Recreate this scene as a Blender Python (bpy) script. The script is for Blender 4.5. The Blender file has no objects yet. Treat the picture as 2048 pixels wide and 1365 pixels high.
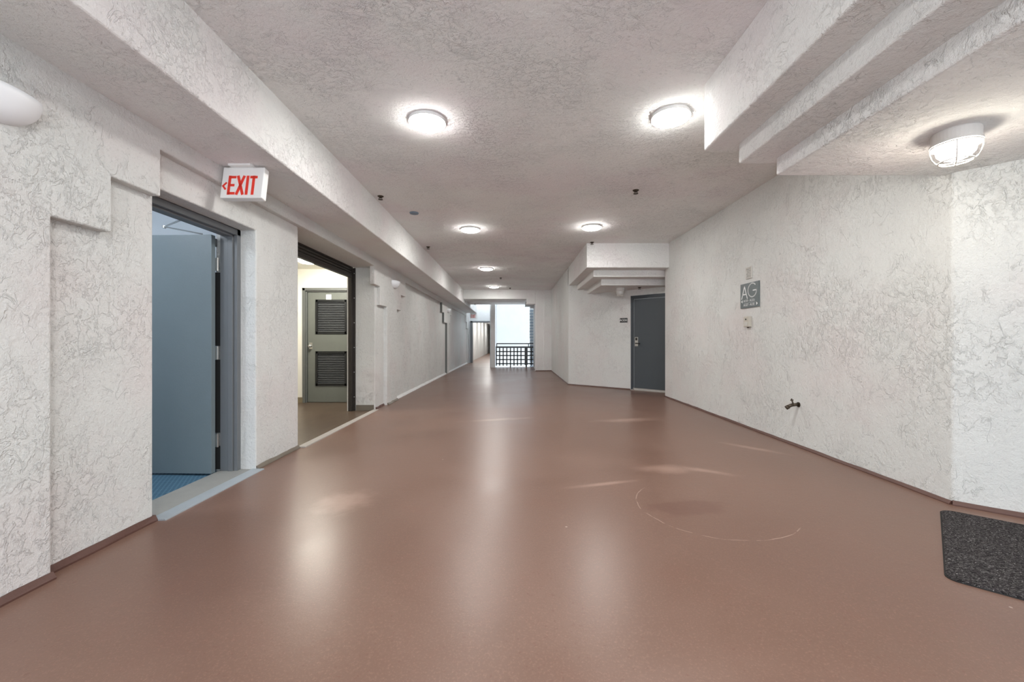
import bpy, bmesh, math, random
from mathutils import Vector, Matrix
random.seed(7)
C = bpy.context.scene.collection
scene = bpy.context.scene
F = 830.0          # focal length in pixels of the 2048 px wide frame
CZ = 1.15          # camera height; heights below are given relative to the eye level (r-values) + CZ
R = math.radians

# ------------------------------------------------------------------ camera, world, exposure
cam_data = bpy.data.cameras.new('camera'); cam_data.sensor_width = 36.0
cam_data.lens = 36.0 * F / 2048.0
cam_data.shift_x = -2.0 / 2048.0
cam_data.clip_start = 0.05
cam = bpy.data.objects.new('camera', cam_data); C.objects.link(cam)
cam.location = (0, 0, CZ); cam.rotation_euler = (R(90), 0, 0)
scene.camera = cam

world = bpy.data.worlds.new('overcast_sky'); scene.world = world; world.use_nodes = True
wb = world.node_tree.nodes['Background']
wb.inputs[0].default_value = (0.86, 0.93, 1.0, 1); wb.inputs[1].default_value = 3.4
scene.cycles.diffuse_bounces = 6; scene.cycles.max_bounces = 10
scene.view_settings.view_transform = 'Standard'; scene.view_settings.look = 'None'
scene.view_settings.exposure = 0.45; scene.view_settings.gamma = 1.0
scene.view_settings.use_curve_mapping = False
LAMP = 104.0        # radiance of the flush ceiling lamps
CAGE = 60.0

# ------------------------------------------------------------------ material helpers
class NT:
    def __init__(self, name):
        self.m = bpy.data.materials.new(name); self.m.use_nodes = True
        self.t = self.m.node_tree; self.b = self.t.nodes['Principled BSDF']
        self.out = self.t.nodes['Material Output']
        tc = self.t.nodes.new('ShaderNodeTexCoord'); self.co = tc.outputs['Object']
    def n(self, kind, **kw):
        nd = self.t.nodes.new(kind)
        for k, v in kw.items(): setattr(nd, k, v)
        return nd
    def put(self, sock, v):
        if hasattr(v, 'default_value') or isinstance(v, bpy.types.NodeSocket): self.t.links.new(v, sock)
        else: sock.default_value = v
    def scale(self, s, src=None):
        mp = self.n('ShaderNodeMapping'); self.put(mp.inputs['Vector'], src or self.co)
        mp.inputs['Scale'].default_value = s; return mp.outputs[0]
    def noise(self, scale, detail=4, rough=0.55, dist=0.0, co=None):
        nd = self.n('ShaderNodeTexNoise'); self.put(nd.inputs['Vector'], co or self.co)
        nd.inputs['Scale'].default_value = scale; nd.inputs['Detail'].default_value = detail
        nd.inputs['Roughness'].default_value = rough; nd.inputs['Distortion'].default_value = dist
        return nd.outputs['Fac']
    def ramp(self, v, a, b, lo=0.0, hi=1.0, smooth=True):
        mr = self.n('ShaderNodeMapRange'); 
        if smooth: mr.interpolation_type = 'SMOOTHSTEP'
        self.put(mr.inputs[0], v)
        for i, q in zip((1, 2, 3, 4), (a, b, lo, hi)): mr.inputs[i].default_value = q
        return mr.outputs[0]
    def math(self, op, a, b=0.0):
        md = self.n('ShaderNodeMath', operation=op); self.put(md.inputs[0], a); self.put(md.inputs[1], b)
        return md.outputs[0]
    def mix(self, f, a, b, mode='MIX'):
        mx = self.n('ShaderNodeMix', data_type='RGBA', blend_type=mode)
        self.put(mx.inputs[0], f); self.put(mx.inputs[6], a); self.put(mx.inputs[7], b)
        return mx.outputs[2]
    def bump(self, h, dist, strength=1.0, normal=None):
        bp = self.n('ShaderNodeBump'); self.put(bp.inputs['Height'], h)
        bp.inputs['Distance'].default_value = dist; bp.inputs['Strength'].default_value = strength
        if normal: self.t.links.new(normal, bp.inputs['Normal'])
        return bp.outputs[0]
    def set(self, color=None, rough=None, metal=None, normal=None, spec=None):
        if color is not None: self.put(self.b.inputs['Base Color'], color)
        if rough is not None: self.put(self.b.inputs['Roughness'], rough)
        if metal is not None: self.b.inputs['Metallic'].default_value = metal
        if spec is not None: self.b.inputs['Specular IOR Level'].default_value = spec
        if normal is not None: self.t.links.new(normal, self.b.inputs['Normal'])
        return self.m

def c4(r, g, b): return (r, g, b, 1)

def stucco(name, base, tint, relief=0.006, stretch=(1, 1, 1)):
    n = NT(name); co = n.scale(stretch)
    a = n.noise(7.0, 8, 0.68, 0.35, co); b = n.noise(17.0, 6, 0.66, 0.3, co)
    p1 = n.ramp(a, 0.45, 0.55); p2 = n.ramp(b, 0.48, 0.56)       # flattened trowel plateaus with sharp lips
    where = n.ramp(n.noise(1.6, 3, 0.5), 0.38, 0.62)
    lip = n.ramp(n.math('ABSOLUTE', n.math('SUBTRACT', n.noise(8.5, 5, 0.55, 0.8, co), 0.5)), 0.0, 0.016, 1.0, 0.0)
    lip = n.math('MULTIPLY', lip, n.ramp(n.noise(5.0, 3, 0.5), 0.5, 0.6))
    grit = n.noise(95, 4, 0.7); mid = n.noise(38, 6, 0.7, 0.3)
    h = n.math('ADD', n.math('MULTIPLY', p1, 0.26), n.math('MULTIPLY', n.math('MULTIPLY', p2, where), 0.60))
    h = n.math('ADD', h, n.math('MULTIPLY', mid, 1.35))
    h = n.math('ADD', h, n.math('MULTIPLY', grit, 0.40)); h = n.math('ADD', h, n.math('MULTIPLY', lip, 0.5))
    col = n.mix(n.ramp(n.noise(0.9, 4, 0.6), 0.42, 0.66), base, tint)
    pits = n.ramp(n.math('MULTIPLY', n.noise(48, 5, 0.75, 0.3), n.ramp(n.noise(3.2, 4, 0.6), 0.3, 0.7, 0.85, 1.1)), 0.31, 0.40, 0.80, 1.0)
    pc = n.n('ShaderNodeCombineColor'); 
    for i in range(3): n.put(pc.inputs[i], pits)
    col = n.mix(1.0, col, pc.outputs[0], 'MULTIPLY')
    return n.set(col, 0.88, normal=n.bump(h, relief), spec=0.25)

def plain(name, color, rough=0.5, metal=0.0, spec=0.5, grain=0.0, gscale=60, vary=0.0):
    n = NT(name); col = c4(*color)
    if vary:
        col = n.mix(n.noise(6, 5, 0.6), c4(*[q * (1 - vary) for q in color]), c4(*[min(1, q * (1 + vary)) for q in color]))
    nm = n.bump(n.noise(gscale, 3), grain) if grain else None
    return n.set(col, rough, metal, nm, spec)

def emissive(name, color, strength, body=(0.9, 0.9, 0.88)):
    n = NT(name); n.set(c4(*body), 0.35)
    n.b.inputs['Emission Color'].default_value = c4(*color); n.b.inputs['Emission Strength'].default_value = strength
    return n.m

WALLC, TINT = c4(0.675, 0.685, 0.67), c4(0.675, 0.65, 0.64)
M = {}
M['wall'] = stucco('stucco_wall', WALLC, TINT, 0.0058, (1, 1, 0.75))
M['ceiling'] = stucco('stucco_ceiling', c4(0.88, 0.885, 0.87), c4(0.87, 0.835, 0.84), 0.0075, (1, 1.3, 1))
M['beam'] = stucco('stucco_beam', c4(0.79, 0.795, 0.78), c4(0.78, 0.75, 0.75), 0.0055)
M['smooth'] = plain('smooth_plaster', (0.80, 0.78, 0.70), 0.7, grain=0.0006, gscale=120)
M['blueroom'] = plain('grey_plaster', (0.70, 0.74, 0.78), 0.7, grain=0.0006, gscale=120)
M['frame'] = plain('grey_frame_paint', (0.145, 0.155, 0.165), 0.38, spec=0.5, grain=0.0004, gscale=90, vary=0.06)
M['doorlit'] = plain('lit_blue_grey_door_paint', (0.165, 0.205, 0.225), 0.42, grain=0.0006, gscale=70, vary=0.06)  # grey door paint, lightened to hold the stronger light on the open door
M['doordark'] = plain('charcoal_door_paint', (0.062, 0.074, 0.085), 0.40, grain=0.0005, gscale=70, vary=0.06)
M['framedark'] = plain('charcoal_frame_paint', (0.050, 0.060, 0.072), 0.40, vary=0.05)
M['doorgreen'] = plain('green_grey_door_paint', (0.145, 0.155, 0.138), 0.42, grain=0.0004, vary=0.06)
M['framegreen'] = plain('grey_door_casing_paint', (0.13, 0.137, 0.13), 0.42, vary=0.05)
M['black'] = plain('black_metal', (0.012, 0.013, 0.014), 0.35, vary=0.1)
M['louvre'] = plain('black_louvre_metal', (0.13, 0.135, 0.14), 0.22, 0.2)
M['shutter'] = plain('brown_shutter_metal', (0.040, 0.034, 0.030), 0.40, 0.3, grain=0.001, gscale=25, vary=0.35)
M['rubber'] = plain('black_rubber', (0.010, 0.010, 0.010), 0.7)
M['chrome'] = plain('brushed_chrome', (0.62, 0.62, 0.60), 0.28, 1.0)
M['brass'] = plain('tarnished_brass', (0.07, 0.055, 0.040), 0.42, 0.7, vary=0.3)
M['alu'] = plain('grey_ribbed_metal', (0.42, 0.47, 0.51), 0.38, 0.45, vary=0.08)
M['aluwarm'] = plain('worn_threshold_metal', (0.44, 0.41, 0.38), 0.45, 0.3, vary=0.1)
M['sill'] = plain('concrete_sill', (0.26, 0.26, 0.245), 0.7, grain=0.001, gscale=80, vary=0.15)
M['white'] = plain('white_plastic', (0.82, 0.82, 0.81), 0.4)
M['ceramic'] = plain('white_ceramic', (0.80, 0.82, 0.85), 0.45)
M['red'] = plain('red_sign_print', (0.80, 0.045, 0.025), 0.45)
M['slate'] = plain('slate_sign_face', (0.12, 0.145, 0.150), 0.35, vary=0.06)
M['signwhite'] = plain('white_sign_print', (0.85, 0.86, 0.86), 0.5)
M['blackplate'] = plain('black_plate', (0.020, 0.021, 0.023), 0.4)
M['beige'] = plain('beige_plastic', (0.50, 0.47, 0.41), 0.5)
M['palevent'] = plain('pale_painted_grille', (0.56, 0.545, 0.51), 0.6)
M['bluecap'] = plain('blue_grey_cap', (0.16, 0.21, 0.27), 0.5)
M['cage'] = plain('cream_painted_wire', (0.74, 0.72, 0.66), 0.45)
M['lampbase'] = plain('cream_lamp_base', (0.62, 0.60, 0.58), 0.45)
M['clear'] = plain('milky_glass', (0.72, 0.72, 0.70), 0.15)
M['lamp'] = emissive('lamp_glow', (1.0, 0.985, 0.95), LAMP)
M['lampwarm'] = emissive('caged_lamp_glow', (1.0, 0.93, 0.80), CAGE)
M['lampcool'] = emissive('cool_lamp_glow', (0.86, 0.93, 1.0), 75.0)
M['lamproom'] = emissive('room_lamp_glow', (1.0, 0.96, 0.86), 120.0)
M['cove'] = plain('red_brown_cove_paint', (0.095, 0.044, 0.034), 0.5, grain=0.0015, gscale=45, vary=0.2)
M['covebrown'] = plain('brown_vinyl_base', (0.17, 0.145, 0.115), 0.5, vary=0.15)
M['tan'] = plain('tan_vinyl_base', (0.23, 0.185, 0.115), 0.5)
M['curb'] = plain('chalky_white_curb', (0.66, 0.66, 0.66), 0.8, grain=0.003, gscale=35, vary=0.12)
M['dayplaster'] = stucco('white_outdoor_plaster', c4(0.70, 0.71, 0.71), c4(0.67, 0.69, 0.70), 0.004)
M['block'] = plain('blue_grey_block', (0.17, 0.21, 0.25), 0.35, vary=0.3)
M['mortar'] = plain('pale_mortar', (0.55, 0.57, 0.58), 0.8)

def floor_mat():
    n = NT('red_brown_floor_coating')
    big = n.noise(0.7, 5, 0.6, 0.4); med = n.noise(4.0, 6, 0.65, 0.5); fine = n.noise(115, 4, 0.75)
    col = n.mix(n.ramp(big, 0.35, 0.68), c4(0.162, 0.092, 0.067), c4(0.190, 0.113, 0.085))
    col = n.mix(n.ramp(med, 0.50, 0.75, 0, 0.22), col, c4(0.185, 0.086, 0.062))
    col = n.mix(n.ramp(fine, 0.5, 0.72, 0, 0.36), col, c4(0.36, 0.215, 0.165))
    col = n.mix(n.ramp(n.noise(60, 2, 0.5), 0.66, 0.72, 0, 0.5), col, c4(0.15, 0.07, 0.05))
    sx = n.n('ShaderNodeSeparateXYZ'); n.t.links.new(n.co, sx.inputs[0]); X, Y = sx.outputs[0], sx.outputs[1]
    def blob(cx, cy, rx, ry, ang=0.0, soft=0.5, wob=0.5):
        ca, sa = math.cos(ang), math.sin(ang)
        dx = n.math('SUBTRACT', X, cx); dy = n.math('SUBTRACT', Y, cy)
        u = n.math('ADD', n.math('MULTIPLY', dx, ca / rx), n.math('MULTIPLY', dy, sa / rx))
        v = n.math('ADD', n.math('MULTIPLY', dx, -sa / ry), n.math('MULTIPLY', dy, ca / ry))
        d = n.math('SQRT', n.math('ADD', n.math('MULTIPLY', u, u), n.math('MULTIPLY', v, v)))
        d = n.math('ADD', d, n.math('MULTIPLY', n.math('SUBTRACT', n.noise(7, 5, 0.6), 0.5), wob * 2))
        return n.ramp(d, 1.0 - soft, 1.0 + soft * 0.4, 1, 0)
    def paint(mask, amount, c):
        nonlocal col
        col = n.mix(n.math('MULTIPLY', mask, amount), col, c)
    paint(blob(1.19, 2.80, 0.27, 0.13, 0.1, 0.25, 0.75), 0.42, c4(0.12, 0.052, 0.038))    # old dark stain
    pale = c4(0.46, 0.31, 0.25)
    for q in ((0.70, 3.27, 0.30, 0.035, 0.25, 0.9, 0.5), (1.66, 3.55, 0.22, 0.05, -0.6, 0.9, 0.6), (1.35, 3.62, 0.25, 0.12, 0.0, 0.9, 0.6),
              (2.45, 4.25, 0.30, 0.05, -0.9, 0.9, 0.6), (-1.22, 3.0, 0.20, 0.22, 0.0, 0.9, 0.8), (-0.2, 6.0, 0.5, 0.08, 0.2, 0.9, 0.7), (1.6, 5.8, 0.45, 0.12, 0.1, 0.9, 0.7)):
        paint(blob(*q), 0.42, pale)
    dx = n.math('SUBTRACT', X, 1.36); dy = n.math('SUBTRACT', Y, 2.83)                     # long curved scratch
    dist = n.math('SQRT', n.math('ADD', n.math('MULTIPLY', dx, dx), n.math('MULTIPLY', dy, dy)))
    dist = n.math('ADD', dist, n.math('MULTIPLY', n.math('SUBTRACT', n.noise(3.5, 3), 0.5), 0.05))
    line = n.ramp(n.math('ABSOLUTE', n.math('SUBTRACT', dist, 0.50)), 0.0015, 0.0045, 1, 0)
    side = n.math('MULTIPLY', n.ramp(n.math('ADD', dx, dy), -0.05, 0.02, 1, 0), n.ramp(n.noise(14, 3), 0.36, 0.5))
    paint(n.math('MULTIPLY', line, side), 0.40, c4(0.62, 0.46, 0.38))
    specks = n.n('ShaderNodeTexVoronoi'); n.t.links.new(n.co, specks.inputs['Vector']); specks.inputs['Scale'].default_value = 2.3
    paint(n.ramp(specks.outputs['Distance'], 0.012, 0.020, 1, 0), 0.6, c4(0.6, 0.48, 0.42))
    paint(blob(2.55, 8.75, 0.5, 0.35, -0.8, 0.5, 0.7), 0.5, c4(0.11, 0.05, 0.038))        # grime by the far alcove door
    rough = n.math('ADD', n.ramp(big, 0.3, 0.7, 0.25, 0.31), n.math('MULTIPLY', fine, 0.08))
    h = n.math('ADD', n.math('MULTIPLY', fine, 0.25), n.math('MULTIPLY', n.noise(22, 4), 0.6))
    return n.set(col, rough, normal=n.bump(h, 0.0009), spec=0.42)
M['floor'] = floor_mat()

def vinyl_mat():
    n = NT('worn_brown_vinyl')
    w = n.noise(3.5, 6, 0.65, 0.8, n.scale((1, 0.35, 1)))
    col = n.mix(w, c4(0.045, 0.030, 0.022), c4(0.15, 0.105, 0.072))
    return n.set(col, 0.33, normal=n.bump(n.noise(50, 3), 0.0008))
M['vinyl'] = vinyl_mat()

def carpet_mat():
    n = NT('blue_woven_rubber')
    br = n.n('ShaderNodeTexBrick'); n.t.links.new(n.co, br.inputs['Vector'])
    br.inputs['Scale'].default_value = 14; br.inputs['Mortar Size'].default_value = 0.09; br.inputs['Row Height'].default_value = 0.45
    br.inputs['Mortar Smooth'].default_value = 0.4
    col = n.mix(br.outputs['Fac'], c4(0.022, 0.085, 0.150), c4(0.10, 0.20, 0.28))
    return n.set(col, 0.6, normal=n.bump(br.outputs['Fac'], 0.004))
M['carpet'] = carpet_mat()

def doormat_mat():
    n = NT('charcoal_fibre')
    f = n.noise(95, 4, 0.8); g = n.noise(55, 4, 0.7, 0.5, n.scale((1, 0.6, 1)))
    col = n.mix(n.ramp(f, 0.42, 0.68), c4(0.010, 0.009, 0.009), c4(0.16, 0.15, 0.148))
    col = n.mix(n.ramp(g, 0.35, 0.65, 0, 0.55), col, c4(0.045, 0.038, 0.042))
    col = n.mix(n.ramp(n.noise(120, 3, 0.6), 0.62, 0.70), col, c4(0.42, 0.41, 0.40))
    return n.set(col, 0.95, normal=n.bump(f, 0.006), spec=0.1)
M['doormat'] = doormat_mat()

# ------------------------------------------------------------------ mesh helpers
def link(name, bm, mat, parent=None, bevel=0.0, smooth=False):
    if bevel:
        bmesh.ops.remove_doubles(bm, verts=bm.verts, dist=1e-5)
        bmesh.ops.recalc_face_normals(bm, faces=bm.faces)
        ed = [e for e in bm.edges if len(e.link_faces) == 2 and e.calc_face_angle(0) > 0.5]
        bmesh.ops.bevel(bm, geom=ed, offset=bevel, segments=3, affect='EDGES', profile=0.5, clamp_overlap=True)
    else: bmesh.ops.recalc_face_normals(bm, faces=bm.faces)
    me = bpy.data.meshes.new(name); bm.to_mesh(me); bm.free()
    if smooth:
        for p in me.polygons: p.use_smooth = True
    me.materials.append(M[mat])
    o = bpy.data.objects.new(name, me); C.objects.link(o)
    if parent: o.parent = parent
    return o
def box(bm, x0, x1, y0, y1, z0, z1):
    v = [bm.verts.new((x, y, z)) for z in (z0, z1) for x, y in ((x0, y0), (x1, y0), (x1, y1), (x0, y1))]
    for f in ((3, 2, 1, 0), (4, 5, 6, 7), (0, 1, 5, 4), (1, 2, 6, 5), (2, 3, 7, 6), (3, 0, 4, 7)): bm.faces.new([v[i] for i in f])
    return bm
def B(*a):
    bm = bmesh.new()
    for q in ([a] if not isinstance(a[0], (tuple, list)) else a): box(bm, *q)
    return bm
def prism(bm, pts, axis, a, b):
    """extrude the outline pts along axis (0, 1 or 2) from a to b"""
    def P(p, t):
        q = list(p); q.insert(axis, t); return q
    lo = [bm.verts.new(P(p, a)) for p in pts]; hi = [bm.verts.new(P(p, b)) for p in pts]
    bm.faces.new(lo); bm.faces.new(hi[::-1])
    for i in range(len(pts)): j = (i + 1) % len(pts); bm.faces.new((lo[i], lo[j], hi[j], hi[i]))
    return bm
def PR(pts, axis, a, b): return prism(bmesh.new(), pts, axis, a, b)
def lathe(bm, prof, seg=32, c=(0, 0, 0), sx=1, sy=1):
    rings = []
    for r, z in prof:
        if r < 1e-6: rings.append([bm.verts.new((c[0], c[1], c[2] + z))])
        else: rings.append([bm.verts.new((c[0] + sx * r * math.cos(2 * math.pi * k / seg), c[1] + sy * r * math.sin(2 * math.pi * k / seg), c[2] + z)) for k in range(seg)])
    for A, Bq in zip(rings, rings[1:]):
        for k in range(seg):
            l = (k + 1) % seg
            if len(A) == 1 and len(Bq) == 1: continue
            if len(A) == 1: bm.faces.new((A[0], Bq[k], Bq[l]))
            elif len(Bq) == 1: bm.faces.new((A[k], A[l], Bq[0]))
            else: bm.faces.new((A[k], A[l], Bq[l], Bq[k]))
    return bm
def tube(bm, pts, r, seg=8, closed=False):
    pts = [Vector(p) for p in pts]; n = len(pts); rings = []
    for i, p in enumerate(pts):
        if closed: d = pts[(i + 1) % n] - pts[i - 1]
        else: d = pts[min(i + 1, n - 1)] - pts[max(i - 1, 0)]
        d.normalize(); up = Vector((0, 0, 1)) if abs(d.z) < 0.9 else Vector((1, 0, 0))
        u = d.cross(up).normalized(); w = d.cross(u).normalized()
        rings.append([bm.verts.new(p + r * (math.cos(2 * math.pi * k / seg) * u + math.sin(2 * math.pi * k / seg) * w)) for k in range(seg)])
    for i in range(n if closed else n - 1):
        A, Q = rings[i], rings[(i + 1) % n]
        for k in range(seg): l = (k + 1) % seg; bm.faces.new((A[k], A[l], Q[l], Q[k]))
    if not closed: bm.faces.new(rings[0][::-1]); bm.faces.new(rings[-1])
    return bm
def tag(o, label, cat=None, group=None, kind=None):
    o['label'] = label
    if cat: o['category'] = cat
    if group: o['group'] = group
    if kind: o['kind'] = kind
    return o
def thing(name, label, cat, loc, rotz=0.0, group=None, kind=None, rot=None):
    o = bpy.data.objects.new(name, None); C.objects.link(o); o.location = loc
    o.rotation_euler = rot if rot else (0, 0, rotz); o.empty_display_size = 0.1
    return tag(o, label, cat, group, kind)
def struct(name, bm, mat, label, cat, bevel=0.0, parent=None):
    o = link(name, bm, mat, parent, bevel); return tag(o, label, cat, kind='structure')
def dup(root, loc, label, rotz=None):
    r = root.copy(); C.objects.link(r); r.location = loc; r['label'] = label
    if rotz is not None: r.rotation_euler = (0, 0, rotz)
    for ch in list(root.children):
        c = ch.copy(); C.objects.link(c); c.parent = r
        for g in list(ch.children):
            d = g.copy(); C.objects.link(d); d.parent = c
    return r
def stroke(bm, pts, w, y0, y1):
    """flat strokes in the x-z plane, thickness from y0 to y1"""
    for (ax, az), (bx, bz) in zip(pts, pts[1:]):
        d = Vector((bx - ax, bz - az)); L = d.length
        if L < 1e-7: continue
        d /= L; nx, nz = -d.y * w / 2, d.x * w / 2; e = d * w * 0.3
        q = [(ax - e.x + nx, az - e.y + nz), (bx + e.x + nx, bz + e.y + nz), (bx + e.x - nx, bz + e.y - nz), (ax - e.x - nx, az - e.y - nz)]
        prism(bm, q, 1, y0, y1)
def arc(cx, cz, rx, rz, a0, a1, n=14):
    return [(cx + rx * math.cos(R(a0 + (a1 - a0) * i / n)), cz + rz * math.sin(R(a0 + (a1 - a0) * i / n))) for i in range(n + 1)]
GL = {'A': (0.78, [[(0, 0), (0.39, 1), (0.78, 0)], [(0.13, 0.34), (0.65, 0.34)]]),
      'G': (0.92, [arc(0.5, 0.5, 0.48, 0.5, 48, 360 - 2, 22) + [(0.98, 0.47), (0.58, 0.47)]]),
      '0': (0.62, [arc(0.31, 0.5, 0.29, 0.5, 0, 360, 18)]),
      '1': (0.3, [[(0.02, 0.8), (0.2, 1), (0.2, 0)]]),
      '2': (0.58, [arc(0.28, 0.72, 0.26, 0.28, 170, -40, 10) + [(0.0, 0.0), (0.56, 0.0)]]),
      '6': (0.6, [[(0.42, 1), (0.08, 0.45)], arc(0.3, 0.3, 0.28, 0.3, 0, 360, 16)]),
      '7': (0.56, [[(0, 1), (0.56, 1), (0.18, 0)]]),
      '-': (0.36, [[(0.03, 0.42), (0.33, 0.42)]]), ' ': (0.22, [])}
def write(bm, text, x, z, h, w, y0, y1, sx=1.0, gap=0.16):
    for ch in text:
        adv, ss = GL[ch]
        for s in ss: stroke(bm, [(x + px * h * sx, z + pz * h) for px, pz in s], w, y0, y1)
        x += (adv + gap) * h * sx
    return x
def width(text, h, sx=1.0, gap=0.16): return (sum(GL[c][0] + gap for c in text) - gap) * h * sx

def H(x, y):       # height of the eye above the (slightly cross-sloped) floor
    return 1.09 + (2.94 - x) * 0.01625 - 0.003 * (min(y, 17.5) - 4)
def fz(x, y): return CZ - H(x, y)
def z(r): return CZ + r

XA, XB, XR, XC = -2.29, -2.35, 2.94, 1.39
ZC, ZS, ZH = 1.844, 1.375, 1.245          # ceiling, beam soffit, header edge
YB = -2.6  # unseen back end, left open and close so sky light fills the corridor

# ------------------------------------------------------------------ floor
bm = bmesh.new()
def slab(x0, x1, y0, y1, nx, ny):
    for i in range(nx):
        for j in range(ny):
            xa, xb = x0 + (x1 - x0) * i / nx, x0 + (x1 - x0) * (i + 1) / nx
            ya, yb = y0 + (y1 - y0) * j / ny, y0 + (y1 - y0) * (j + 1) / ny
            bm.faces.new([bm.verts.new((x, y, fz(x, y))) for x, y in ((xa, ya), (xb, ya), (xb, yb), (xa, yb))])
slab(-2.36, 4.6, YB - 0.4, 17.5, 4, 6); slab(-2.36, -0.93, 17.5, 44, 2, 6)
bmesh.ops.remove_doubles(bm, verts=bm.verts, dist=1e-5)
ext = bmesh.ops.extrude_face_region(bm, geom=bm.faces[:])
for v in ext['geom']:
    if isinstance(v, bmesh.types.BMVert): v.co.z -= 0.25
struct('floor', bm, 'floor', 'red brown coated concrete corridor floor with scuffs and soft reflections', 'floor')

# ------------------------------------------------------------------ left wall: thin outer skin with stepped recesses, thick body behind it
T, LO = z(1.95), CZ - 1.45
def notch(y0, y1, s=(0.31, 0.33), e=(0.30, 0.38)):
    """recess outline: y0, y1 at the floor; stepped in twice on both sides going up; walks from high y to low y"""
    return [(y1, LO), (y1, z(0.62)), (y1 - e[1], z(0.62)), (y1 - e[1], z(0.94)), (y1 - e[1] - e[0], z(0.94)), (y1 - e[1] - e[0], z(ZH)),
            (y0 + s[0] + s[1], z(ZH)), (y0 + s[0] + s[1], z(0.94)), (y0 + s[0], z(0.94)), (y0 + s[0], z(0.62)), (y0, z(0.62)), (y0, LO)]
outline = [(YB, LO), (YB, T), (44, T), (44, LO)] + notch(14.85, 21.15, (0.3, 0.35), (0.42, 0.5)) + notch(8.2, 14.4, (0.3, 0.35), (0.37, 0.63)) + notch(2.06, 7.54)
skin = PR(outline, 0, XB - 0.02, XA)
wl = struct('wall_left', skin, 'wall', 'long white textured stucco wall with stepped recessed panels, left of corridor', 'wall', bevel=0.010)
body = [(YB, LO), (YB, T), (44, T), (44, LO), (7.07, LO), (7.07, z(ZH + 0.004)), (4.54, z(ZH + 0.004)), (4.54, LO), (3.795, LO), (3.795, z(1.012)), (2.71, z(1.012)), (2.71, LO)]
link('recessed_panel', PR(body, 0, -2.72, XB), 'wall', wl, 0.012)

# beam box under the ceiling along the left wall
struct('trim_1', B(-2.45, -1.782, YB, 20.4, z(ZS), z(2.0)), 'beam', 'long square stucco beam running along the top of the left wall', 'beam', 0.014)
# ceiling: main, lowered part beyond the portal
cl = struct('ceiling', B(-2.72, 4.6, YB, 15.2, z(ZC), z(ZC + 0.25)), 'ceiling', 'rough trowelled pale stucco ceiling with round lamps', 'ceiling')
link('lowered_ceiling', B((-2.72, 0.49, 15.28, 17.3, z(1.52), z(2.09)), (0.40, 1.6, 15.28, 17.3, z(1.62), z(2.09)), (-2.72, -0.93, 21.76, 44, z(1.52), z(2.09))), 'ceiling', cl)

# ------------------------------------------------------------------ portal at the far end
bm = B((-1.79, 0.49, 15.0, 15.30, z(1.52), z(1.86)), (0.488, 0.81, 15.0, 15.30, z(1.337), z(1.86)), (0.808, 1.118, 15.0, 15.32, LO, z(1.86)))
pt = struct('wall_far', bm, 'beam', 'stucco downstand and pillar framing the far end of the corridor', 'wall', 0.012)
link('pillar', B(1.112, 1.60, 14.96, 17.3, LO, z(1.9)), 'beam', pt, 0.012)
link('pillar_return', B(0.85, 1.3, 15.3, 17.3, LO, z(1.9)), 'dayplaster', pt)
link('stepped_corbel', B((0.50, 0.72, 17.05, 17.3, z(1.417), z(1.7)), (0.70, 0.95, 17.05, 17.3, z(1.35), z(1.7))), 'dayplaster', pt, 0.01)
js = struct('trim_8', B(XB - 0.01, XA + 0.004, 14.372, 14.403, fz(-2.3, 14.4), z(0.628)), 'framegreen', 'dark grey stepped strip on the left wall between the two far panels', 'trim')  # thin dark grey strips over the stepped far returns of the recess
link('strip_piece', B(XB - 0.01, XA + 0.004, 13.742, 13.773, z(0.612), z(0.948)), 'framegreen', js)
link('strip_piece', B(XB - 0.01, XA + 0.004, 13.372, 13.403, z(0.932), z(1.252)), 'framegreen', js)
struct('trim_2', B(-0.925, -0.752, 17.36, 17.56, LO, z(1.7)), 'beam', 'slim square stucco post left of the black railing', 'post', 0.012)
lw = struct('wall_lightwell', B(-0.98, 4.0, 21.8, 22.1, CZ - 5, z(8.5)), 'dayplaster', 'bright white daylit wall of the open light well behind the railing', 'wall')
link('side_wall', B((-0.98, -0.84, 17.62, 21.8, CZ - 5, z(8.5)), (1.9, 2.1, 17.3, 21.8, CZ - 5, z(8.5))), 'dayplaster', lw)
# end wall with doorway, corridor beyond
we = struct('wall_end', B((-2.72, -2.20, 21.5, 21.75, LO, z(3.0)), (-2.205, -0.9, 21.5, 21.75, z(1.02), z(3.0)), (-1.06, -0.9, 21.5, 21.75, LO, z(1.03))), 'dayplaster', 'small white end wall above the open grey door frame', 'wall')
link('corridor_wall', B((-0.99, -0.85, 21.74, 44, LO, z(1.6)), (-2.4, -0.9, 43.7, 44, LO, z(1.6))), 'dayplaster', we)

# ------------------------------------------------------------------ right side walls
CT = z(1.9)
wr = struct('wall_right', PR([(XR, 8.03), (XR, 2.776), (4.1, 1.616), (4.1, YB), (4.6, YB), (4.6, 8.45), (3.45, 8.45), (3.45, 8.03)], 2, LO, CT), 'wall',
            'long white stucco wall right of corridor, turning away at its near end', 'wall', 0.012)
struct('wall_alcove', PR([(XC, 15.0), (XC, 10.41), (3.75, 8.05), (4.6, 8.05), (4.6, 15.0)], 2, LO, CT), 'wall',
       'white stucco wall turned at an angle behind the charcoal door', 'wall', 0.012)
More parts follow.
